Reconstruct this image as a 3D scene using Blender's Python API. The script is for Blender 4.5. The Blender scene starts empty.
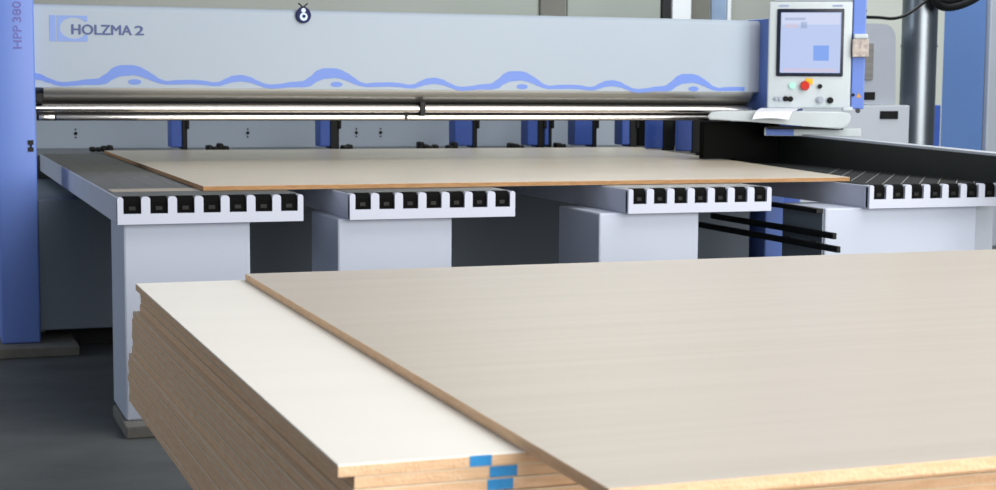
import bpy, bmesh, math, random
from mathutils import Vector, Matrix
random.seed(7)
D = bpy.data; SC = bpy.context.scene; COL = SC.collection
PI = math.pi

# ------------------------------------------------------------------ materials
def srgb(r, g, b):
    f = lambda c: (c/255/12.92) if c/255 <= .04045 else ((c/255+.055)/1.055)**2.4
    return (f(r), f(g), f(b), 1)
def mat(name, col, rough=.5, metal=0, noise=None, bump=None, spec=.5, emit=None, coat=0):
    m = D.materials.new(name); m.use_nodes = True
    nt = m.node_tree; b = nt.nodes['Principled BSDF']
    c = srgb(*col)
    b.inputs['Base Color'].default_value = c
    b.inputs['Roughness'].default_value = rough; b.inputs['Metallic'].default_value = metal
    b.inputs['Specular IOR Level'].default_value = spec
    b.inputs['Coat Weight'].default_value = coat
    if emit:
        b.inputs['Base Color'].default_value = srgb(24,26,32)
        b.inputs['Emission Color'].default_value = c; b.inputs['Emission Strength'].default_value = emit
    if noise or bump:
        tc = nt.nodes.new('ShaderNodeTexCoord')
    if noise:                                   # (scale xyz, second colour, contrast low, high)
        sc, c2, lo, hi = noise
        mp = nt.nodes.new('ShaderNodeMapping'); mp.inputs['Scale'].default_value = sc
        n = nt.nodes.new('ShaderNodeTexNoise'); n.inputs['Scale'].default_value = 1; n.inputs['Detail'].default_value = 5
        n.inputs['Roughness'].default_value = .6
        r = nt.nodes.new('ShaderNodeValToRGB')
        r.color_ramp.elements[0].position = lo; r.color_ramp.elements[1].position = hi
        r.color_ramp.elements[0].color = c; r.color_ramp.elements[1].color = srgb(*c2)
        nt.links.new(tc.outputs['Object'], mp.inputs[0]); nt.links.new(mp.outputs[0], n.inputs['Vector'])
        nt.links.new(n.outputs['Fac'], r.inputs[0]); nt.links.new(r.outputs[0], b.inputs['Base Color'])
    if bump:                                    # (scale, strength)
        n2 = nt.nodes.new('ShaderNodeTexNoise'); n2.inputs['Scale'].default_value = bump[0]; n2.inputs['Detail'].default_value = 4
        bp = nt.nodes.new('ShaderNodeBump'); bp.inputs['Strength'].default_value = bump[1]; bp.inputs['Distance'].default_value = .01
        nt.links.new(tc.outputs['Object'], n2.inputs['Vector'])
        nt.links.new(n2.outputs['Fac'], bp.inputs['Height']); nt.links.new(bp.outputs[0], b.inputs['Normal'])
    return m
M = dict(
 floor=mat('concrete_floor', (72,76,76), .6, noise=((1.3,2.6,1), (92,96,95), .35, .7), bump=(14,.15)),
 pad=mat('concrete_pad', (120,118,112), .85, noise=((9,9,9), (104,102,97), .35, .7), bump=(60,.2)),
 wall=mat('wall_paint', (164,168,161), .8, noise=((.5,.5,.5), (158,162,155), .35, .65)),
 wall_pale=mat('wall_pale', (222,228,218), .8, noise=((.5,.5,.5), (216,222,212), .35, .65)),
 glass_dark=mat('dark_glazing', (98,98,92), .3, noise=((.6,.6,.9), (122,122,114), .3, .7)),
 glass_olive=mat('pale_glazing', (152,159,152), .3, noise=((.6,.6,.9), (146,153,146), .3, .7)),
 glass_blue=mat('blue_glazing', (150,172,200), .3, noise=((3,3,1.5), (126,146,172), .35, .65)),
 black_trim=mat('black_trim', (22,24,26), .5),
 white_trim=mat('white_trim', (222,228,230), .5),
 cover=mat('beam_paint', (174,187,200), .6, noise=((.7,.7,.9), (170,183,197), .3, .7), spec=.3),
 arm=mat('arm_paint', (200,206,222), .5, noise=((2,2,2), (196,202,219), .3, .7)),
 leg=mat('leg_paint', (192,201,218), .5, noise=((2,2,2), (188,197,215), .3, .7)),
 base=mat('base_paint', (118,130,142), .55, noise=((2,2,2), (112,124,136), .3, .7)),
 blue=mat('blue_paint', (112,143,222), .42, noise=((1.5,1.5,1.5), (107,138,218), .3, .7)),
 blue_dull=mat('steel_blue_paint', (92,128,186), .5, noise=((1.5,1.5,1.5), (88,122,178), .3, .7)),
 clampblue=mat('clamp_blue', (62,98,186), .45, noise=((6,6,6), (58,90,176), .3, .7)),
 decal=mat('wave_blue', (106,138,216), .45, noise=((3,3,3), (101,133,212), .3, .7)),
 logoblue=mat('logo_blue', (128,156,218), .45),
 ink=mat('ink_navy', (74,88,140), .5), ink2=mat('ink_violet', (108,108,186), .5),
 black=mat('black_plastic', (11,13,13), .5, noise=((20,20,20), (16,18,18), .35, .65), spec=.3),
 rubber=mat('roller_rubber', (30,32,31), .5, noise=((14,60,14), (38,39,37), .4, .65)),
 bed=mat('roller_bed', (92,92,88), .3, noise=((30,50,30), (74,75,72), .35, .65)),
 bed_fence_reflection=mat('roller_bed_fence_reflection', (44,48,47), .7, noise=((30,50,30), (36,40,39), .35, .65), spec=.12),  # darker copy of the bed, the black fence's reflection put into its colour
 diagonal=mat('diagonal_grey', (128,130,124), .45),
 strip=mat('beige_strip', (176,164,148), .5),
 raw=mat('raw_board_face', (234,214,186), .6, noise=((8,8,8), (226,206,178), .3, .7)),
 black_matte=mat('black_matte', (9,10,10), .8, spec=.1),
 fence=mat('fence_black', (30,36,34), .42, noise=((4,4,4), (36,42,40), .35, .65)),
 alu=mat('aluminium', (196,200,200), .32, 1, noise=((2,30,30), (178,182,182), .35, .65)),
 chrome=mat('chrome_strip', (225,222,218), .2, 1, noise=((.4,30,30), (212,208,204), .35, .65)),
 satin=mat('satin_steel', (165,165,162), .42, .8, noise=((.4,40,40), (150,150,147), .35, .65)),
 duct=mat('galvanised_duct', (140,148,154), .36, 1, noise=((3,3,1), (126,134,140), .35, .65)),
 grey=mat('cabinet_grey', (198,206,216), .5, noise=((2,2,2), (193,201,211), .3, .7)),
 grey2=mat('cabinet_grey_cool', (176,184,196), .5, noise=((2,2,2), (170,178,190), .3, .7)),
 hmi=mat('console_grey', (206,216,220), .45, noise=((4,4,4), (201,211,215), .3, .7)),
 screen=mat('lit_screen', (192,208,248), .5, emit=.95),
 ui_blue=mat('screen_blue', (128,168,246), .5, emit=.95), ui_grey=mat('screen_grey', (168,184,220), .3, emit=.95),
 ui_pink=mat('screen_pink', (214,206,230), .3, emit=.95), ui_white=mat('screen_white', (214,224,250), .5, emit=.95),
 bezel=mat('bezel_black', (16,26,48), .4),
 red=mat('stop_red', (205,42,24), .35), yellow=mat('stop_yellow', (240,190,30), .45),
 lampgreen=mat('green_lamp', (190,255,232), .3, emit=1.1), tan=mat('socket_tan', (172,160,158), .6, noise=((40,40,40), (206,196,186), .4, .6)),
 orange=mat('warning_orange', (226,160,60), .5),
 paper=mat('paper', (240,242,248), .7, noise=((30,30,30), (236,238,245), .3, .7)),
 tape=mat('blue_tape', (32,148,214), .55, noise=((60,60,60), (24,136,204), .35, .65)),
 glassblue=mat('bead_navy', (6,16,78), .4, spec=.15), beadwhite=mat('bead_white', (205,224,246), .4), beadsky=mat('bead_sky', (120,180,235), .25),
 white_lam=mat('white_laminate', (249,246,237), .42, noise=((1.2,6,1), (245,242,233), .3, .7)),
 oak_lam=mat('pale_oak_laminate', (200,190,176), .34, noise=((.5,20,1), (191,181,166), .3, .72)),
 maple_lam=mat('beige_laminate', (216,204,182), .3, noise=((.6,14,1), (208,196,174), .3, .7)),
 edge=mat('chipboard_edge', (240,204,166), .85, noise=((18,18,150), (227,186,145), .35, .68), bump=(160,.35)),
 edge2=mat('chipboard_edge_brown', (184,142,98), .85, noise=((18,18,150), (158,118,78), .35, .68), bump=(160,.35)),
 lift=mat('lift_yellow', (196,168,60), .55), steel=mat('dark_steel', (70,72,76), .45, .6),
)

# ------------------------------------------------------------------ helpers
def link(o, parent=None):
    COL.objects.link(o)
    if parent:
        o.parent = parent
    return o
def wloc(o):
    v = Vector((0,0,0))
    while o: v += o.location; o = o.parent
    return v
def tag(o, label=None, cat=None, group=None, kind=None):
    for k, v in (('label', label), ('category', cat), ('group', group), ('kind', kind)):
        if v: o[k] = v
    return o
def empty(name, loc, label, cat, group=None):
    o = D.objects.new(name, None); o.location = loc; o.empty_display_size = .1
    return tag(link(o), label, cat, group)
def box(bm, x0, x1, y0, y1, z0, z1, bev=0, seg=2, mi=0):
    b = bmesh.new() if bev else bm
    vs = [b.verts.new((x, y, z)) for z in (z0, z1) for y in (y0, y1) for x in (x0, x1)]
    fs = []
    for q in ((0,2,3,1), (4,5,7,6), (0,1,5,4), (2,6,7,3), (0,4,6,2), (1,3,7,5)):
        f = b.faces.new([vs[i] for i in q]); f.material_index = mi; fs.append(f)
    if bev:
        bmesh.ops.bevel(b, geom=list(b.edges), offset=bev, segments=seg, affect='EDGES', profile=.5, clamp_overlap=True)
        for f in b.faces: f.material_index = mi
        append(bm, b)
    return bm
def append(bm, b, mtx=None):
    me = D.meshes.new('tmp'); b.to_mesh(me); b.free()
    if mtx: me.transform(mtx)
    bm.from_mesh(me); D.meshes.remove(me)
def cyl(bm, c, axis, r, h, seg=24, r2=None, bev=0, mi=0):
    b = bmesh.new()
    bmesh.ops.create_cone(b, cap_ends=True, segments=seg, radius1=r, radius2=r if r2 is None else r2, depth=h)
    if bev:
        es = [e for e in b.edges if len(e.link_faces) == 2 and any(len(f.verts) > 4 for f in e.link_faces)]
        bmesh.ops.bevel(b, geom=es, offset=bev, segments=2, affect='EDGES')
    for f in b.faces: f.material_index = mi
    rot = Vector((0,0,1)).rotation_difference(Vector(axis).normalized()).to_matrix().to_4x4()
    append(bm, b, Matrix.Translation(c) @ rot)
    return bm
def extrude_poly(bm, pts, p0, ux, uz, n, th, mi=0):
    """closed outline pts (u,w) in the frame (ux, uz) at p0, given thickness th along n"""
    ux, uz, n, p0 = Vector(ux), Vector(uz), Vector(n), Vector(p0)
    a = [bm.verts.new(p0 + ux*u + uz*w) for u, w in pts]
    b = [bm.verts.new(p0 + ux*u + uz*w + n*th) for u, w in pts]
    fs = [bm.faces.new(a), bm.faces.new(b[::-1])]
    k = len(pts)
    for i in range(k):
        fs.append(bm.faces.new([a[i], b[i], b[(i+1) % k], a[(i+1) % k]]))
    for f in fs: f.material_index = mi
    return bm
def tube(bm, pts, r, seg=10, mi=0):
    pts = [Vector(p) for p in pts]; rings = []
    for i, p in enumerate(pts):
        t = (pts[min(i+1, len(pts)-1)] - pts[max(i-1, 0)]).normalized()
        up = Vector((0,0,1)) if abs(t.z) < .95 else Vector((1,0,0))
        a = t.cross(up).normalized(); b = a.cross(t)
        rings.append([bm.verts.new(p + a*r*math.cos(2*PI*k/seg) + b*r*math.sin(2*PI*k/seg)) for k in range(seg)])
    for r0, r1 in zip(rings, rings[1:]):
        for k in range(seg):
            f = bm.faces.new([r0[k], r0[(k+1) % seg], r1[(k+1) % seg], r1[k]]); f.smooth = True; f.material_index = mi
    bm.faces.new(rings[0][::-1]); bm.faces.new(rings[-1])
    return bm
def smooth_path(pts, n=8):
    pts = [Vector(p) for p in pts]; out = []
    P = [pts[0]] + pts + [pts[-1]]
    for i in range(1, len(P)-2):
        for k in range(n):
            t = k/n
            out.append(.5*((2*P[i]) + (P[i+1]-P[i-1])*t + (2*P[i-1]-5*P[i]+4*P[i+1]-P[i+2])*t*t + (3*P[i]-P[i-1]-3*P[i+1]+P[i+2])*t**3))
    out.append(pts[-1]); return out
def obj(name, bm, mats, parent=None, smooth=False):
    me = D.meshes.new(name)
    bmesh.ops.recalc_face_normals(bm, faces=bm.faces)
    off = wloc(parent) if parent else Vector((0,0,0))
    if parent: bmesh.ops.translate(bm, verts=bm.verts, vec=-off)
    bm.to_mesh(me); bm.free()
    for m in (mats if isinstance(mats, (list, tuple)) else [mats]): me.materials.append(m)
    if smooth:
        me.polygons.foreach_set('use_smooth', [True]*len(me.polygons))
        me.set_sharp_from_angle(angle=math.radians(35))
    return link(D.objects.new(name, me), parent)
def B(*a, **k): return box(bmesh.new(), *a, **k)
def struct(name, bm, m): return tag(obj(name, bm, m), kind='structure')
def place_text(name, txt, m, parent, origin, ux, uz, size, width, bold=.0, th=.0015, heavy=0):
    c = D.curves.new(name, 'FONT'); c.body = txt; c.size = size; c.extrude = th/2; c.offset = bold
    c.materials.append(m)
    o = D.objects.new(name, c); link(o)
    bpy.context.view_layer.update()
    w = max(v[0] for v in o.bound_box) - min(v[0] for v in o.bound_box)
    ux, uz = Vector(ux), Vector(uz); n = ux.cross(uz)
    mt = Matrix((ux, uz, n)).transposed().to_4x4()
    o.matrix_world = Matrix.Translation(Vector(origin)) @ mt @ Matrix.Diagonal((width/w, 1, 1, 1))
    mw = o.matrix_world.copy()
    bpy.context.view_layer.update()
    me = D.meshes.new_from_object(o); D.objects.remove(o)
    if parent: mw = Matrix.Translation(-wloc(parent)) @ mw
    if heavy:                                   # heavier strokes: the glyphs again, a stroke's breadth aside
        b = bmesh.new()
        for q, (dx, dz) in enumerate(((-heavy, 0), (heavy, 0), (0, heavy*.6), (0, -heavy*.6))):
            m2 = me.copy(); m2.transform(Matrix.Translation((dx/(width/w), dz, q*.0002))); b.from_mesh(m2); D.meshes.remove(m2)
        b.to_mesh(me); b.free()
    me.transform(mw); me.name = name
    return link(D.objects.new(name, me), parent)

# ------------------------------------------------------------------ the hall
struct('floor', B(-9, 22, -10, 9.2, -.12, 0), M['floor'])
YW = 9.0
struct('wall_back', B(-9, 8.95, YW, YW+.2, 0, 5), M['wall'])
struct('wall_back_right', B(8.95, 22, YW, YW+.2, 0, 5), M['wall_pale'])
struct('window_1', B(-1.5, 5.17, YW-.03, YW+.02, .6, 4.2), M['glass_olive'])
struct('door_1', B(5.2, 5.47, YW-.05, YW+.02, 0, 3.2, bev=.006), M['glass_dark'])
struct('window_2', B(5.5, 6.53, YW-.03, YW+.02, .6, 4.2), M['glass_olive'])
struct('trim_1', B(6.54, 6.63, YW-.08, YW+.02, 0, 4.6, bev=.006), M['black_trim'])
struct('trim_2', B(6.64, 6.85, YW-.1, YW+.02, 0, 4.6, bev=.008), M['white_trim'])
struct('window_3', B(6.87, 7.1, YW-.03, YW+.02, .6, 4.2), M['glass_dark'])
struct('window_4', B(7.12, 7.29, YW-.03, YW+.02, .6, 4.2), M['glass_blue'])
struct('trim_3', B(7.3, 7.34, YW-.05, YW+.02, 0, 4.4, bev=.006), M['white_trim'])

# ------------------------------------------------------------------ concrete pads under the machine
def pad(x0, x1, y0, y1, h, label):
    tag(obj('concrete_pad', B(x0, x1, y0, y1, 0, h, bev=.006), M['pad']), label, 'plinth', 'concrete pads on the floor')
pad(-.75, .03, 1.97, 2.75, .05, 'low concrete pad under the tall blue left column')
pad(.015, .6, -.04, .4, .05, 'low concrete pad under the first pale table leg')
pad(.84, 1.42, -.04, .6, .05, 'low concrete pad under the second pale table leg')
pad(1.97, 2.53, -.04, .6, .05, 'low concrete pad under the third pale table leg')
pad(3.05, 4.07, -.04, .6, .05, 'wide low concrete pad under the last pale table leg')

# ------------------------------------------------------------------ the beam saw
saw = empty('panel_saw', (2.0, 2.2, 0), 'long blue and pale grey beam saw with wave stripe and chrome rails', 'saw')
YF = 2.2                                        # front face of the beam
lc = obj('left_column', B(-.332, -.145, 2.12, 2.5, .05, 2.3, bev=.012, seg=3), M['blue'], saw, True); lc['label'] = 'tall blue column at the left end'
place_text('column_lettering', 'HPP', M['ink2'], lc, (-.206, 2.1185, 1.512), (0,0,1), (-1,0,0), .056, .112, 0, .0015, .0006)
place_text('column_numeral', '380', M['ink2'], lc, (-.206, 2.1185, 1.641), (0,0,1), (-1,0,0), .056, .1, 0, .0015, .0006)
bm = bmesh.new()
for zz in (1.055, 1.02): box(bm, -.187, -.16, 2.116, 2.121, zz-.011, zz+.011)
box(bm, -.178, -.168, 2.116, 2.121, 1.03, 1.045)
obj('sticker', bm, M['black'], lc)
rc = obj('right_column', B(3.945, 4.07, 2.1, 2.5, .0, 1.752, bev=.01, seg=3), M['blue'], saw, True); rc['label'] = 'blue column at the right end'
# beam cover: bulged profile swept along X
def prism_x(bm, prof, x0, x1, mi=0):
    return extrude_poly(bm, [(y, z) for y, z in prof], (x0, 0, 0), (0,1,0), (0,0,1), (1,0,0), x1-x0, mi)
zt, zb = 1.742, 1.327
prof = [(YF, zb), (YF, zt-.035)]
for k in range(1, 7):
    a = k/6*PI/2
    prof.append((YF+.035-.035*math.cos(a), zt-.035+.035*math.sin(a)))
prof += [(YF+.3, zt+.01), (YF+.55, zt), (YF+.55, 1.3), (YF+.1, 1.3)]
cover = obj('beam_cover', prism_x(bmesh.new(), prof, -.145, 3.87), M['cover'], saw, True); cover['label'] = 'pale grey beam cover with blue wave stripe'
pr2 = [(y+.012 if y < YF+.05 else y, min(z, zt-.004)) for y, z in prof]
obj('beam_end_cap', prism_x(bmesh.new(), pr2, 3.87, 3.945), M['grey2'], saw, True)
prof = [(YF+.004, 1.327), (YF+.006, 1.305), (YF+.02, 1.285), (YF+.05, 1.262), (YF+.09, 1.25), (YF+.3, 1.25), (YF+.3, 1.327)]
obj('beam_underside', prism_x(bmesh.new(), prof, -.1, 3.9), M['satin'], saw, True)
# chrome rails with joints
for x0, x1 in ((-.138, 1.878), (1.89, 3.9)):
    obj('pressure_rail', cyl(bmesh.new(), ((x0+x1)/2, YF+.03, 1.2225), (1,0,0), .0225, x1-x0, 32), M['chrome'], saw, True)
obj('rail_backing', B(-.13, 3.9, YF+.05, YF+.12, 1.16, 1.25), M['black'], saw)
for x0, x1 in ((-.125, -.045), (-.04, 1.79), (1.796, 3.9)):
    obj('guide_strip', B(x0, x1, YF+.012, YF+.04, 1.164, 1.19, bev=.007, seg=3), M['chrome'], saw, True)
bm = B(1.868, 1.9, YF+.0, YF+.03, 1.19, 1.262, bev=.004)
obj('rail_clip', bm, M['black'], saw)
bm = B(-.143, -.105, YF-.006, YF+.06, 1.25, 1.3, bev=.006)
obj('rail_end_block', bm, M['black'], saw)
# wave stripe: outline of one period (pixels of the photo turned into metres), repeated along the beam
PER = 1.055
top = [(0,.052),(.03,.0525),(.06,.047),(.1,.03),(.13,.013),(.165,-.008),(.2,-.016),(.25,-.011),(.33,-.009),(.38,-.011),(.44,-.019),(.47,-.016),(.5,-.002),(.54,.012),(.585,.016),(.63,.008),(.67,-.009),(.71,-.023),(.74,-.026),(.79,-.022),(.85,-.013),(.91,-.009),(.95,.012),(.985,.04),(1.02,.0515)]
bot = [(0,.005),(.03,.008),(.06,.004),(.1,-.007),(.13,-.018),(.165,-.028),(.2,-.032),(.25,-.031),(.33,-.029),(.38,-.031),(.44,-.036),(.47,-.036),(.5,-.028),(.54,-.018),(.585,-.014),(.63,-.019),(.67,-.03),(.71,-.042),(.74,-.045),(.79,-.042),(.85,-.037),(.91,-.037),(.95,-.032),(.985,-.011),(1.02,.002)]
def interp(tab, u):
    u %= PER
    t = tab + [(PER, tab[0][1])]
    for (a, va), (b, vb) in zip(t, t[1:]):
        if a <= u <= b:
            s = (u-a)/(b-a) if b > a else 0
            return va+(vb-va)*(s*s*(3-2*s)*.5+s*.5)
    return tab[0][1]
bm = bmesh.new()
xs = [-.144 + i*.0125 for i in range(int((3.85+.144)/.0125)+1)]
rows = []
for x in xs:
    u = x - .31; zc = 1.384 - .0045*x
    rows.append([bm.verts.new((x, YF-yy, zc+1.15*interp(t, u))) for t in (top, bot) for yy in (.0004, .0018)])
for a, b in zip(rows, rows[1:]):
    for q in ((1,3), (0,1), (3,2)):
        bm.faces.new([a[q[0]], a[q[1]], b[q[1]], b[q[0]]])
obj('wave_stripe', bm, M['decal'], cover)
for k in range(4):
    bm = bmesh.new(); x = .348 + k*PER
    extrude_poly(bm, [(.033*math.cos(t*PI/12), .014*math.sin(t*PI/12)) for t in range(24)], (x, YF-.0004, 1.359-.0045*x), (1,0,0), (0,0,1), (0,-1,0), .0014)
    obj('wave_dot', bm, M['decal'], cover)
# emblem: a square with a round notch that opens to the right, and the lettering
bm = bmesh.new()
sx0, sx1, sz0, sz1, cx, cz, rx, rz_ = -.066, .118, 1.557, 1.686, .052, 1.624, .068, .053
extrude_poly(bm, [(-.066, 1.557), (-.036, 1.557), (-.036, 1.686), (-.066, 1.686)], (0, YF-.0004, 0), (1,0,0), (0,0,1), (0,-1,0), .0014)
def arc(a0, a1, n=20): return [(cx+rx*math.cos(a0+(a1-a0)*i/n), cz+rz_*math.sin(a0+(a1-a0)*i/n)) for i in range(n+1)]
a_ = math.radians(38)
pts = [(-.03, sz0), (sx1, sz0), (sx1, cz-rz_*math.sin(a_))] + arc(-a_, -PI, 20)[0:] 
pts_low = pts + [(-.03, cz)]
extrude_poly(bm, pts_low, (0, YF-.0004, 0), (1,0,0), (0,0,1), (0,-1,0), .0014)
pts_up = [(-.03, cz)] + arc(PI, a_, 20) + [(sx1, cz+rz_*math.sin(a_)), (sx1, sz1), (-.03, sz1)]
extrude_poly(bm, pts_up, (0, YF-.0004, 0), (1,0,0), (0,0,1), (0,-1,0), .0014)
obj('logo_emblem', bm, M['logoblue'], cover)
place_text('logo_lettering', 'HOLZMA', M['ink'], cover, (.036, YF-.0016, 1.594), (1,0,0), (0,0,1), .07, .295, 0, .0015, .0022)
place_text('logo_numeral', '2', M['ink'], cover, (.35, YF-.0016, 1.595), (1,0,0), (0,0,1), .066, .043, 0, .0015, .0022)
# base body below the tables, rear table and rear fence
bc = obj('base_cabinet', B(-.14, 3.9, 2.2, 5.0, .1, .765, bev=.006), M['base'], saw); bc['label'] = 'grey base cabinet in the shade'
obj('base_plinth', B(-.1, 3.86, 2.4, 4.2, 0, .1), M['black'], saw)
obj('rear_table', B(-.1, 5.2, 4.03, 5.1, .765, .912, bev=.004), M['bed'], saw)
obj('rear_panel', B(-.1, 4.5, 4.98, 5.04, .912, 1.25, bev=.004), M['cover'], saw)
rg = obj('side_guard', box(B(3.5, 3.985, 2.03, 2.09, .946, 1.158, bev=.004), 3.7, 3.985, 2.032, 2.088, .9225, 1.0), M['black_matte'], saw)
obj('rear_screen', B(4.42, 5.2, 4.9, 4.96, .912, 1.3, bev=.004), M['black_matte'], saw)
obj('rear_guard', B(4.12, 4.3, 3.3, 3.36, 0, 1.14, bev=.004), M['black'], saw)
for x in (.225, 1.3, 2.02, 2.185):
    for dz, r in ((.027, .006), (0, .012), (-.027, .006)):
        obj('bolt_hole', cyl(bmesh.new(), (-.7064+(x+.7064)*1.0836, 4.979, 1.015+dz), (0,1,0), r, .006, 10), M['black'], saw)
def clamp(x, y, w, dark):
    if y > 3.9: x, y, w, dark = -.7064+(x+.7064)*1.0336, 4.3, w*1.034, dark*1.034
    dp = .14 if y > 3.9 else .03
    c = obj('clamp', B(x, x+w, y, y+dp, .942, 1.2, bev=.008), M['clampblue'], saw); c['label'] = 'blue clamp block'
    j = bmesh.new()
    box(j, x+w, x+w+dark, y+.005, y+dp, .928, 1.2, bev=.006); box(j, x+w+dark-.01, x+w+dark+.012, y-.01, y+.05, 1.06, 1.17, bev=.006)
    obj('clamp_jaw', j, M['black'], c)
for a in ((.785, 3.96, .07, .035), (1.735, 3.96, .07, .06), (2.65, 3.96, .125, .035), (3.165, 3.96, .075, .05), (3.29, 3.96, .03, .025), (3.51, 3.96, .13, .035), (3.86, 3.96, .06, .055)):
    clamp(*a)
for a in ((3.885, 3.62, .125, .09), (3.905, 3.2, .11, .1)): clamp(*a)
def finger(x, y, n):
    bm = bmesh.new()
    for i in range(n):
        box(bm, x+i*.035, x+i*.035+.04, y+random.uniform(0,.02), y+.09, .918, .945+random.uniform(0,.03), bev=.012)
    obj('gripper_finger', bm, M['black'], saw)
for x, n in ((.3, 4), (1.02, 4), (2.42, 4), (2.62, 2), (3.06, 3), (1.9, 2), (3.4, 2)): finger(-.7064+(x+.7064)*1.025, 4.26, n)

# ------------------------------------------------------------------ roller tables (arms), each on its own leg
ZT, ZB = .92, .816
def air_table(x, w, leg, label, last=False, strip=False):
    t = empty('roller_table', (x+w/2, .6, 0), label, 'table', 'white roller tables in front of the saw')
    bm = bmesh.new()
    yb = 4.0
    box(bm, x, x+.02, .012, yb, ZB, ZT-.002, bev=.003)
    box(bm, x+w-.02, x+w, .012, yb, ZB, ZT-.002, bev=.003)
    box(bm, x+.02, x+w-.02, .02, yb, ZB, .846)
    obj('frame', bm, M['arm'], t)
    # comb front with seven square slots and round-shouldered teeth
    n = 7; m = .022; pitch = (w-2*m+.034)/n; sw = pitch-.034
    pts = [(x, ZB), (x+w, ZB)]
    def tooth(xa, xb):                          # right to left over the top of one tooth
        r = min(.011, (xb-xa)*.45); o = []
        for k in range(5): a = k/4*PI/2; o.append((xb-r+r*math.cos(a), ZT-r+r*math.sin(a)))
        for k in range(5): a = PI/2+k/4*PI/2; o.append((xa+r+r*math.cos(a), ZT-r+r*math.sin(a)))
        return o
    zs = .856
    xr = x+w
    for i in reversed(range(n)):
        s0 = x+m+i*pitch; s1 = s0+sw
        pts += tooth(s1, xr) + [(s1, zs), (s0, zs)]
        xr = s0
    pts += tooth(x, xr)
    f = bmesh.new(); extrude_poly(f, pts, (0,0,0), (1,0,0), (0,0,1), (0,1,0), .03)
    obj('comb_front', f, M['arm'], t)
    obj('roller_bed', B(x+.02, x+w-.02, .03, yb, .846, ZT-.012), M['bed'], t)
    for i in range(n):
        s0 = x+m+i*pitch
        r = bmesh.new()
        prof = [(.012, zs+.001), (.012, ZT-.02), (.016, ZT-.008), (.025, ZT-.001), (.045, ZT+.001), (.06, ZT-.004), (.06, zs+.001)]
        extrude_poly(r, prof, (s0+.002, 0, 0), (0,1,0), (0,0,1), (1,0,0), sw-.004)
        cap = obj('rail_end_cap', r, M['black_matte'], t)
        r = B(s0+.02, s0+sw-.02, .0085, .0125, zs+.012, zs+.028, bev=.0015)
        obj('cap_plug', r, M['black'], cap)
        r = bmesh.new(); prof = [(.061, ZT-.02)]; y = .061
        while y < yb-.03:                       # a row of small rollers read as a scalloped strip
            for q in range(6):
                prof.append((y+.03*q/6, ZT-.003+.0035*math.sin(PI*q/6)))
            y += .03
        prof += [(yb-.03, ZT-.004), (yb-.03, ZT-.02)]
        extrude_poly(r, prof, (s0-.0165, 0, 0), (0,1,0), (0,0,1), (1,0,0), pitch-.001)
        obj('roller_rail', r, M['bed_fence_reflection' if last else 'bed'], t)
    if strip: obj('front_strip', B(x+.02, x+w-.02, .33, .5, ZT-.006, ZT+.0004), M['strip'], t)
    if last:                                    # thin pale diagonal strips laid across this bed
        for i in range(11):
            sx = x+m+(i-3)*pitch-.017
            p0 = Vector((sx, .06, ZT-.0035)); d = Vector((.6, .8, 0))
            lo = 0 if sx > x+.02 else (x+.02-sx)/.6
            hi = min((3.97-sx)/.6, 2.4)
            edge_ = (3.396 + .1695*(.06-.289) - sx)/(.6-.1695*.8)   # where the strip comes out from under the board
            lo = max(lo, edge_)
            if hi <= lo: continue
            s = bmesh.new(); tube(s, [p0+d*lo+Vector((0,0,.001)), p0+d*hi+Vector((0,0,.001))], .0038, 6)
            obj('diagonal_strip', s, M['diagonal'], t)
    la, lb, ld = leg
    g = obj('leg', B(la, lb, .06, .06+ld, .05, ZB, bev=.008), M['leg'], t)
    g['label'] = 'broad pale box leg'
    return t
air_table(0, .714, (.028, .515, .42), 'leftmost white roller table, its bare grey rollers showing beside the board', strip=True)
air_table(.902, .698, (.868, 1.348, .46), 'second white roller table from the blue left column, under the large board')
air_table(2.11, .682, (2.003, 2.473, .46), 'third white roller table from the blue left column, behind the oak stack')
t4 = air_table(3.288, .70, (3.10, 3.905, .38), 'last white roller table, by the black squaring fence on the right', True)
obj('leg_side', B(3.092, 3.10, .07, .42, .06, ZB-.004), M['base'], t4)['label'] = 'left side of the leg in painted shade'  # thin dark sheet, shade on the leg's left face put into colour
obj('leg_side', B(3.93, 4.03, .1, .5, .05, ZB-.004, bev=.004), M['grey2'], t4)
for xx, zz, ya, yb in ((3.05, .652, -.14, 1.38), (3.078, .703, -.06, 1.1)):
    bm = B(xx-.01, xx+.01, ya, yb, zz-.014, zz+.014, bev=.003)
    box(bm, xx+.0, 3.13, .12, .15, zz-.012, zz+.012); box(bm, xx+.0, 3.13, .35, .38, zz-.012, zz+.012)
    obj('support_bar', bm, M['black'], t4)
bm = B(3.055, 3.09, .06, .8, .795, .815, bev=.002)
obj('underside_strip', bm, M['black'], t4)  # black strip beside the top of the last leg

# squaring fence along the last table
fn = empty('squaring_fence', (4.05, 1.2, 0), 'long black squaring fence with pale top edge along the last roller table', 'fence')
def slope_z(y): return 1.055 + .022*(y-.06)
extr = lambda x0, x1, lo, hi: extrude_poly(bmesh.new(), [(-.75, lo(-.75)), (2.75, lo(2.75)), (2.75, hi(2.75)), (-.75, hi(-.75))], (x0,0,0), (0,1,0), (0,0,1), (1,0,0), x1-x0)
obj('fence_plate', extr(3.992, 4.06, lambda y: .9, lambda y: slope_z(y)-.012), M['fence'], fn)
obj('top_edge', extr(3.99, 4.075, lambda y: slope_z(y)-.012, slope_z), M['grey'], fn)['label'] = 'pale grey top edge'
for y in (-.5, 1.2): obj('post', B(4.09, 4.16, y, y+.1, 0, 1.05, bev=.004), M['grey2'], fn)
obj('rear_support', B(4.06, 4.1, -.6, 2.6, .9, 1.04), M['fence'], fn)

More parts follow.
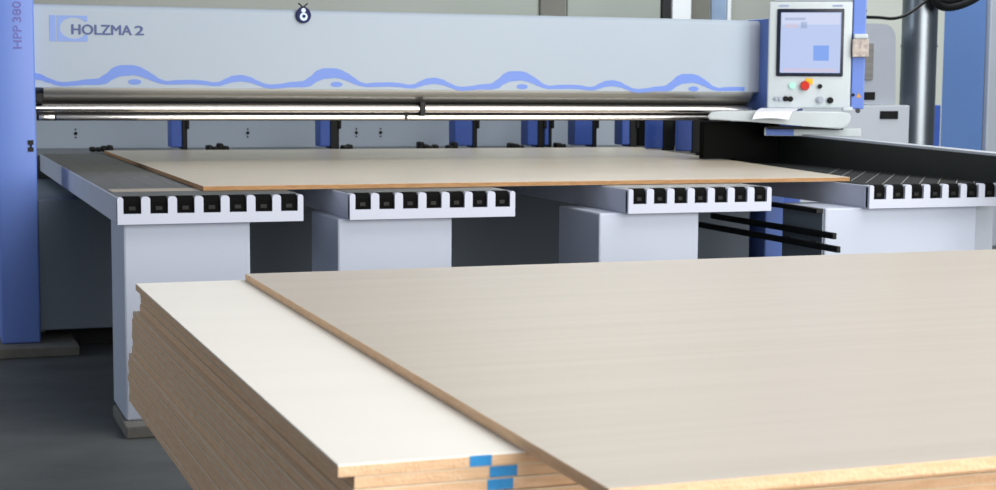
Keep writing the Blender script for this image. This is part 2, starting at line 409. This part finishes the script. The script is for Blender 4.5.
# board lying on the saw
bm = bmesh.new()
P = [(.371, .289), (3.366, .289), (3.985, 3.94), (.378, 3.94)]
extrude_poly(bm, P, (0,0,.9215), (1,0,0), (0,1,0), (0,0,1), .0185)
bmesh.ops.bevel(bm, geom=[e for e in bm.edges], offset=.0008, segments=1, affect='EDGES')
bm.normal_update()
for f in bm.faces: f.material_index = 0 if f.normal.z > .5 or f.normal.z < -.5 else 1
o = obj('board', bm, [M['maple_lam'], M['edge2']]); tag(o, 'large beige board lying across the roller tables under the saw beam', 'board')

# ------------------------------------------------------------------ evil-eye bead on the beam
am = empty('glass_amulet', (1.223, YF-.012, 1.716), 'round navy glass eye bead hanging at the top edge of the beam cover', 'amulet')
bm = bmesh.new(); pts = []
for k in range(32):
    a = k/32*2*PI; r = .041*(1 + .14*max(0, math.sin(a))**6); pts.append((r*math.cos(a), r*math.sin(a)))
extrude_poly(bm, pts, (1.223, YF-.016, 1.712), (1,0,0), (0,0,1), (0,1,0), .014)
bmesh.ops.bevel(bm, geom=[e for e in bm.edges if abs(e.verts[0].co.y-e.verts[1].co.y) < 1e-5], offset=.004, segments=2, affect='EDGES')
obj('bead_body', bm, M['glassblue'], am, True)
obj('bead_ring', cyl(bmesh.new(), (1.223, YF-.0165, 1.705), (0,1,0), .021, .003, 24), M['beadwhite'], am)
obj('bead_knot', cyl(bmesh.new(), (1.222, YF-.0165, 1.738), (0,1,0), .012, .003, 20), M['beadwhite'], am)
obj('bead_pupil', cyl(bmesh.new(), (1.224, YF-.0185, 1.707), (0,1,0), .009, .003, 16), M['glassblue'], am)
bm = bmesh.new()
tube(bm, smooth_path([(1.198, YF-.004, 1.775), (1.212, YF-.012, 1.762), (1.223, YF-.014, 1.755), (1.233, YF-.012, 1.764), (1.246, YF-.004, 1.774)]), .004, 6)
tube(bm, [(1.223, YF-.012, 1.756), (1.223, YF+.03, 1.748)], .003, 6)
obj('cord', bm, M['black'], am)

# ------------------------------------------------------------------ control console
AN = math.radians(30)
U = Vector((math.cos(AN), -math.sin(AN), 0)); N = Vector((-math.sin(AN), -math.cos(AN), 0)); Z = Vector((0,0,1))
P0 = Vector((4.084, 1.9, 0))
def loc_(u, v, z): return P0 + U*u + N*v + Z*z
MT = Matrix.Translation(P0) @ Matrix((U, -N, Z)).transposed().to_4x4()   # local (u, -v, z)
def cb(u0, u1, v0, v1, z0, z1, bev=0, seg=2):
    b = bmesh.new(); box(b, u0, u1, -v1, -v0, z0, z1, bev, seg); b.transform(MT); return b
def cc(u, v, z, r, h, seg=20, r2=None):
    b = bmesh.new(); cyl(b, (u, -v, z), (0,-1,0), r, h, seg, r2); b.transform(MT); return b
hm = empty('control_console', tuple(loc_(0, -.1, 1.235)), 'pale grey control console with lit screen, red stop button and side tray', 'console')
obj('housing', cb(-.226, .241, -.13, 0, 1.236, 1.842, .012, 3), M['hmi'], hm, True)
obj('top_cap', cb(-.2, .23, -.12, -.004, 1.842, 1.866, .006), M['grey2'], hm)
bz = obj('screen_bezel', cb(-.178, .196, 0, .012, 1.418, 1.8, .006), M['bezel'], hm, True)
scr = obj('screen', cb(-.157, .179, .012, .0135, 1.438, 1.779), M['screen'], hm); scr['label'] = 'lit pale blue screen'
for nm, m, q in (('screen_window', 'ui_white', (-.15, .172, 1.71, 1.775)), ('menu_bar', 'ui_grey', (-.135, -.02, 1.735, 1.75)), ('status_field', 'ui_pink', (-.135, -.06, 1.692, 1.715)),
                 ('status_field', 'ui_grey', (-.045, -.01, 1.69, 1.725)), ('map_tile', 'ui_blue', (.028, .115, 1.507, 1.593)), ('footer_bar', 'ui_pink', (-.14, .16, 1.445, 1.462))):
    obj(nm, cb(q[0], q[1], .0135, .0145, q[2], q[3]), M[m], scr)
for u0, u1 in ((-.17, -.115), (.13, .185)):
    obj('name_plate', cb(u0, u1, 0, .002, 1.812, 1.822), M['ui_grey'], hm)
obj('green_button', cc(-.084, .008, 1.366, .017, .016), M['lampgreen'], hm)
ey = obj('stop_collar', cb(-.012, .03, 0, .006, 1.372, 1.407, .003), M['yellow'], hm)
bm = cc(-.014, .012, 1.365, .016, .024); append(bm, cc(-.014, .032, 1.365, .028, .018, 20, .02)); obj('emergency_stop', bm, M['red'], hm, True)
obj('key_switch', cc(.071, .008, 1.362, .013, .016), M['black'], hm)
for u, z, r, m in ((-.093, 1.289, .012, 'black'), (-.12, 1.29, .012, 'black'), (-.15, 1.289, .01, 'grey2'), (-.172, 1.291, .01, 'grey2'), (.073, 1.285, .016, 'grey2'), (.13, 1.283, .014, 'black')):
    b = cc(u, .006, z, r*1.3, .012); append(b, cc(u, .018, z, r*.7, .016)); obj('knob', b, M[m], hm, True)
sp = obj('support_post', cb(.246, .318, -.12, -.01, 1.235, 2.5, .006), M['blue'], hm); sp['label'] = 'bright blue support post beside the housing'
obj('post_bracket', cb(.2, .26, -.12, -.04, 1.3, 1.75), M['grey2'], hm)
obj('post_bolt', cc(.285, .0, 1.226, .014, .03), M['steel'], sp)
obj('post_screw', cc(.257, -.006, 1.315, .009, .01), M['black'], sp)
b = bmesh.new(); extrude_poly(b, [(-.014, -.012), (.014, -.012), (0, .016)], loc_(.288, -.0095, 1.312), U, Z, N, .0015)
obj('warning_sticker', b, M['orange'], sp)
ob = obj('socket_box', cb(.244, .335, -.03, .03, 1.528, 1.63, .006), M['tan'], sp); obj('socket_lid', cb(.25, .33, -.03, .035, 1.63, 1.658, .008), M['hmi'], ob)
# boom behind the post down to a mast on the floor
bm = cb(.25, .315, -.33, -.11, 2.42, 2.5, .004); append(bm, cb(-.12, .315, -.41, -.33, 2.42, 2.5, .004))
obj('boom', bm, M['blue'], hm)
obj('mast', cb(-.12, -.02, -.42, -.32, 0, 2.42, .006), M['blue'], hm)
# tray: skirt deeper at the right, flat top
tr = bmesh.new()
pts = [(-.545, 1.208), (-.55, 1.172), (-.25, 1.158), (.02, 1.138), (.19, 1.126), (.235, 1.16), (.24, 1.21), (.2, 1.222), (-.3, 1.222), (-.5, 1.218)]
extrude_poly(tr, pts, loc_(0, -.06, 0), U, Z, N, .30)
bmesh.ops.bevel(tr, geom=list(tr.edges), offset=.008, segments=2, affect='EDGES')
tr_o = obj('tray', tr, M['hmi'], hm, True)
obj('tray_lip', cb(-.22, .2, .16, .225, 1.122, 1.138, .004), M['black'], hm)
b = cb(.19, .25, .1, .22, 1.222, 1.25, .012, 3); obj('palm_rest', b, M['hmi'], hm, True)
obj('tray_support', cb(-.235, .3, -.02, .15, 1.082, 1.128, .004), M['hmi'], hm)
obj('blue_label', cb(-.225, -.07, .15, .152, 1.085, 1.125), M['decal'], hm)
# paper lying on the tray and bending over its front
bm = bmesh.new(); g = []
for i in range(9):
    s = i/8; row = []
    for j in range(7):
        t = j/6
        if s < .55: v = -.02 + s/.55*.25; z = 1.226 + .010*math.sin(s*5+t)
        else:
            k = (s-.55)/.45; v = .23 + .075*math.sin(k*PI/2); z = 1.226 - .052*k*k + .008*math.sin(t*PI)*k
        row.append(bm.verts.new(loc_(-.30 + t*.2 + .07*(1-s), v, z+.002)))
    g.append(row)
for a, b2 in zip(g, g[1:]):
    for j in range(6): bm.faces.new([a[j], a[j+1], b2[j+1], b2[j]])
o = obj('paper_sheet', bm, M['paper']); sm = o.modifiers.new('thick', 'SOLIDIFY'); sm.thickness = .0015
tag(o, 'white paper sheet on the console tray, its front edge drooping', 'paper')

# ------------------------------------------------------------------ things behind the machine
cb2 = empty('electrical_cabinet', (6.0, 4.7, 0), 'grey electrical cabinet with round-cornered upper housing between console and metal duct', 'cabinet')
obj('lower_housing', B(5.3, 6.54, 4.5, 5.1, 0, 1.228, bev=.01), M['grey'], cb2)
up = bmesh.new(); pts = [(5.5, 1.235), (6.44, 1.235), (6.425, 1.74)]
for k in range(7): a = k/6*PI/2; pts.append((6.315+.11*math.cos(a), 1.74+.11*math.sin(a)))
pts += [(5.5, 1.85)]
extrude_poly(up, pts, (0, 4.55, 0), (1,0,0), (0,0,1), (0,1,0), .5)
obj('upper_housing', up, M['grey2'], cb2)
obj('side_panel', B(5.95, 6.22, 4.53, 4.55, 1.42, 1.7, bev=.003), M['satin'], cb2)
for x0, x1, z0, z1, y in ((6.11, 6.25, 1.268, 1.328, 4.545), (6.27, 6.43, 1.122, 1.184, 4.495)):
    obj('vent_slot', B(x0, x1, y-.004, y+.01, z0, z1), M['black'], cb2)

dt = empty('exhaust_duct', (6.62, 4.75, 0), 'shiny round metal exhaust duct standing behind the grey cabinet', 'duct')
dx, dy, dr = 6.755, 4.72, .138
obj('pipe', cyl(bmesh.new(), (dx, dy, 1.4), (0,0,1), dr, 2.8, 48), M['duct'], dt, True)
bm = bmesh.new(); cyl(bm, (dx, dy, 1.69), (0,0,1), dr+.006, .015, 48)
obj('seam_band', bm, M['duct'], dt, True)

bx = empty('blue_cabinet', (7.75, 5.56, 0), 'tall steel-blue cabinet at the far right behind the fence', 'cabinet')
obj('body', extrude_poly(bmesh.new(), [(7.535, 5.5), (7.955, 5.5), (7.955, 5.8), (7.78, 5.8)], (0,0,0), (1,0,0), (0,1,0), (0,0,1), 2.7), M['blue_dull'], bx)
obj('side_unit', B(7.42, 7.53, 5.5, 5.56, 0, 1.22, bev=.008), M['clampblue'], bx)
tag(obj('steel_post', B(7.965, 8.12, 5.45, 5.65, 0, 2.9, bev=.01), M['grey2']), 'pale grey steel post right of the tall blue cabinet', 'post')

o = obj('black_cable', tube(bmesh.new(), smooth_path([tuple(loc_(.31, -.03, 1.79)), (5.6, 3.9, 1.87), (6.1, 4.3, 1.885), (6.29, 4.38, 1.885), (6.42, 4.4, 1.92), (6.56, 4.42, 2.0), (6.75, 4.45, 2.12), (7.3, 4.8, 2.35)]), .012, 8), M['black'])
tag(o, 'single thin black cable sagging from the blue console post to the duct', 'cable')
for k, (dz, dyy, lb) in enumerate(((0, 0, 'lowest black hose of the bundle above the metal duct'), (.05, .03, 'middle black hose of the bundle above the metal duct'), (.1, .06, 'uppermost black hose of the bundle above the metal duct'))):
    o = obj('black_hose', tube(bmesh.new(), smooth_path([(6.62, 4.42+dyy, 2.24+dz*2), (6.68, 4.42+dyy, 2.04+dz), (6.78, 4.45+dyy, 1.985+dz), (6.95, 4.5+dyy, 2.0+dz), (7.2, 4.6+dyy, 2.08+dz), (7.5, 4.7, 2.25+dz*1.5)]), .03, 10), M['black'])
    tag(o, lb, 'hose', 'hoses above the duct')

# ------------------------------------------------------------------ the stack of boards in front
lt = empty('lift_table', (1.6, -2.6, 0), 'low lift table carrying the stack of boards', 'lift table')
obj('platform', B(.35, 3.0, -3.45, -1.75, .33, .4095, bev=.006), M['steel'], lt)
obj('base_frame', B(.5, 2.85, -3.3, -1.9, 0, .08, bev=.006), M['steel'], lt)
for y in (-3.2, -2.1):
    for s in (1, -1):
        b = bmesh.new(); extrude_poly(b, [(.6 if s > 0 else 2.7, .09), (.68 if s > 0 else 2.62, .08), (2.7 if s > 0 else .6, .32), (2.62 if s > 0 else .68, .33)], (0, y+s*.03, 0), (1,0,0), (0,0,1), (0,1,0), .03)
        obj('scissor_arm', b, M['lift'], lt)
NB = 17; TH = .0206; ZTOP = .76
ordi = ['top', 'second', 'third', 'fourth', 'fifth', 'sixth', 'seventh', 'eighth', 'ninth', 'tenth', 'eleventh', 'twelfth', 'thirteenth', 'fourteenth', 'fifteenth', 'sixteenth', 'bottom']
offs_far = [-.003, .010, .011, .008, -.012, -.015, -.015, -.016, -.014, -.016, -.026, -.028, -.027, -.03, -.027, -.026, -.027, -.025]
offs_near = [0, .027, .025, .02, .008, .003, .004, .005, .001, .002, -.008, -.009, -.006, -.010, -.007, -.005, -.009, -.006]
def board(x0, y0, x1, y1, z, skew_far, skew_near, lam, edg, label, group=None, dyn=0, face_from=2):
    bm = bmesh.new(); e = .0007
    cor = [(x0+skew_near, y0+dyn), (x1+skew_near, y0+dyn), (x1+skew_far, y1+dyn*.5), (x0+skew_far, y1+dyn*.5)]
    sg = ((1,1), (-1,1), (-1,-1), (1,-1)); top = z+TH-.0008
    rings = [[bm.verts.new((px+i*sx, py+i*sy, zz)) for (px, py), (sx, sy) in zip(cor, sg)] for zz, i in ((z, e), (z+e, 0), (top-.0026, 0), (top-e, 0), (top, e))]
    bm.faces.new(rings[0][::-1]).material_index = 1; bm.faces.new(rings[-1]).material_index = 0
    for k, (r0, r1) in enumerate(zip(rings, rings[1:])):       # core, then the thin face layer along the upper edge
        for q in range(4): bm.faces.new([r0[q], r0[(q+1) % 4], r1[(q+1) % 4], r1[q]]).material_index = 0 if k >= face_from else 1
    return tag(obj('board', bm, [lam, edg]), label, 'board', group)
boards = []
for i in range(NB):
    z = ZTOP - TH*(i+1)
    if i == 0: lb = 'white-topped chipboard lying topmost of the white boards, under the oak panel'
    elif i == NB-1: lb = 'chipboard at the very bottom of the brown-edged stack'
    else: lb = '%s chipboard down from the white top of the brown-edged stack' % ordi[i]
    boards.append(board(-.106, -3.792, 3.17, -1.38, z, offs_far[i], offs_near[i], M['white_lam'] if i == 0 else M['raw'], M['edge'], lb, 'chipboards in the stack', 0 if i == 0 else random.uniform(-.006, .006)))
for i, u0, u1 in ((0, .109, .146), (1, .144, .191), (2, .140, .184)):
    z = ZTOP - TH*(i+1)
    y = min(v.co.y for v in boards[i].data.vertices)
    o = obj('blue_tape', B(u0, u1, y-.0008, y+.001, z+.001, z+TH-.002), M['tape'], boards[i]); o['label'] = 'blue tape mark on the front edge'
board(.213, -4.135, 3.45, -1.4, ZTOP, 0, -.014, M['oak_lam'], M['edge'], face_from=4, label='wide pale oak panel lying on top of the white boards')

# ------------------------------------------------------------------ camera
cam = D.cameras.new('camera'); co = link(D.objects.new('camera', cam)); SC.camera = co
F, YAW, PIT, ROL = 1607.64, .3472, .0976, .0072
cam.sensor_fit = 'HORIZONTAL'; cam.sensor_width = 36; cam.lens = F*36/996
fwd = Vector((math.sin(YAW)*math.cos(PIT), math.cos(YAW)*math.cos(PIT), -math.sin(PIT)))
rt = Vector((math.cos(YAW), -math.sin(YAW), 0)); upv = rt.cross(fwd)
c, s = math.cos(ROL), math.sin(ROL)
rt2 = rt*c + upv*s; up2 = -rt*s + upv*c
co.matrix_world = Matrix.Translation((-.7064, -6.1702, 1.342)) @ Matrix((rt2, up2, -fwd)).transposed().to_4x4()
cam.clip_end = 60
cam.dof.use_dof = True; cam.dof.focus_distance = 5.6; cam.dof.aperture_fstop = 7

# ------------------------------------------------------------------ light
w = D.worlds.new('world'); SC.world = w; w.use_nodes = True
bg = w.node_tree.nodes['Background']; bg.inputs[0].default_value = (.78, .86, 1, 1); bg.inputs[1].default_value = .27
def area(name, loc, target, sx, sy, power, col):
    l = D.lights.new(name, 'AREA'); l.shape = 'RECTANGLE'; l.size = sx; l.size_y = sy; l.energy = power; l.color = col
    o = link(D.objects.new(name, l)); o.location = loc
    o.rotation_euler = (Vector(target)-Vector(loc)).to_track_quat('-Z', 'Y').to_euler()
    return o
area('window_light', (4.6, -9.0, 2.5), (1.6, 0, .8), 10, 4, 980, (1, .97, .93))
area('skylight', (4.0, -3.0, 5.5), (1.3, -1.0, .5), 7, 4, 380, (1, .97, .93))
area('side_fill_light', (-6.5, 3.6, 3.0), (0, 1.2, .8), 3.5, 2.5, 115, (.8, .89, 1))  # added bluish fill to brighten the left-facing sides
area('rear_hall_light', (6, 6.8, 5.0), (7, 7.3, 0), 9, 2.5, 480, (.97, .99, 1))

vs = SC.view_settings; vs.view_transform = 'Standard'; vs.look = 'None'; vs.gamma = 1; vs.use_curve_mapping = False; vs.exposure = -.1
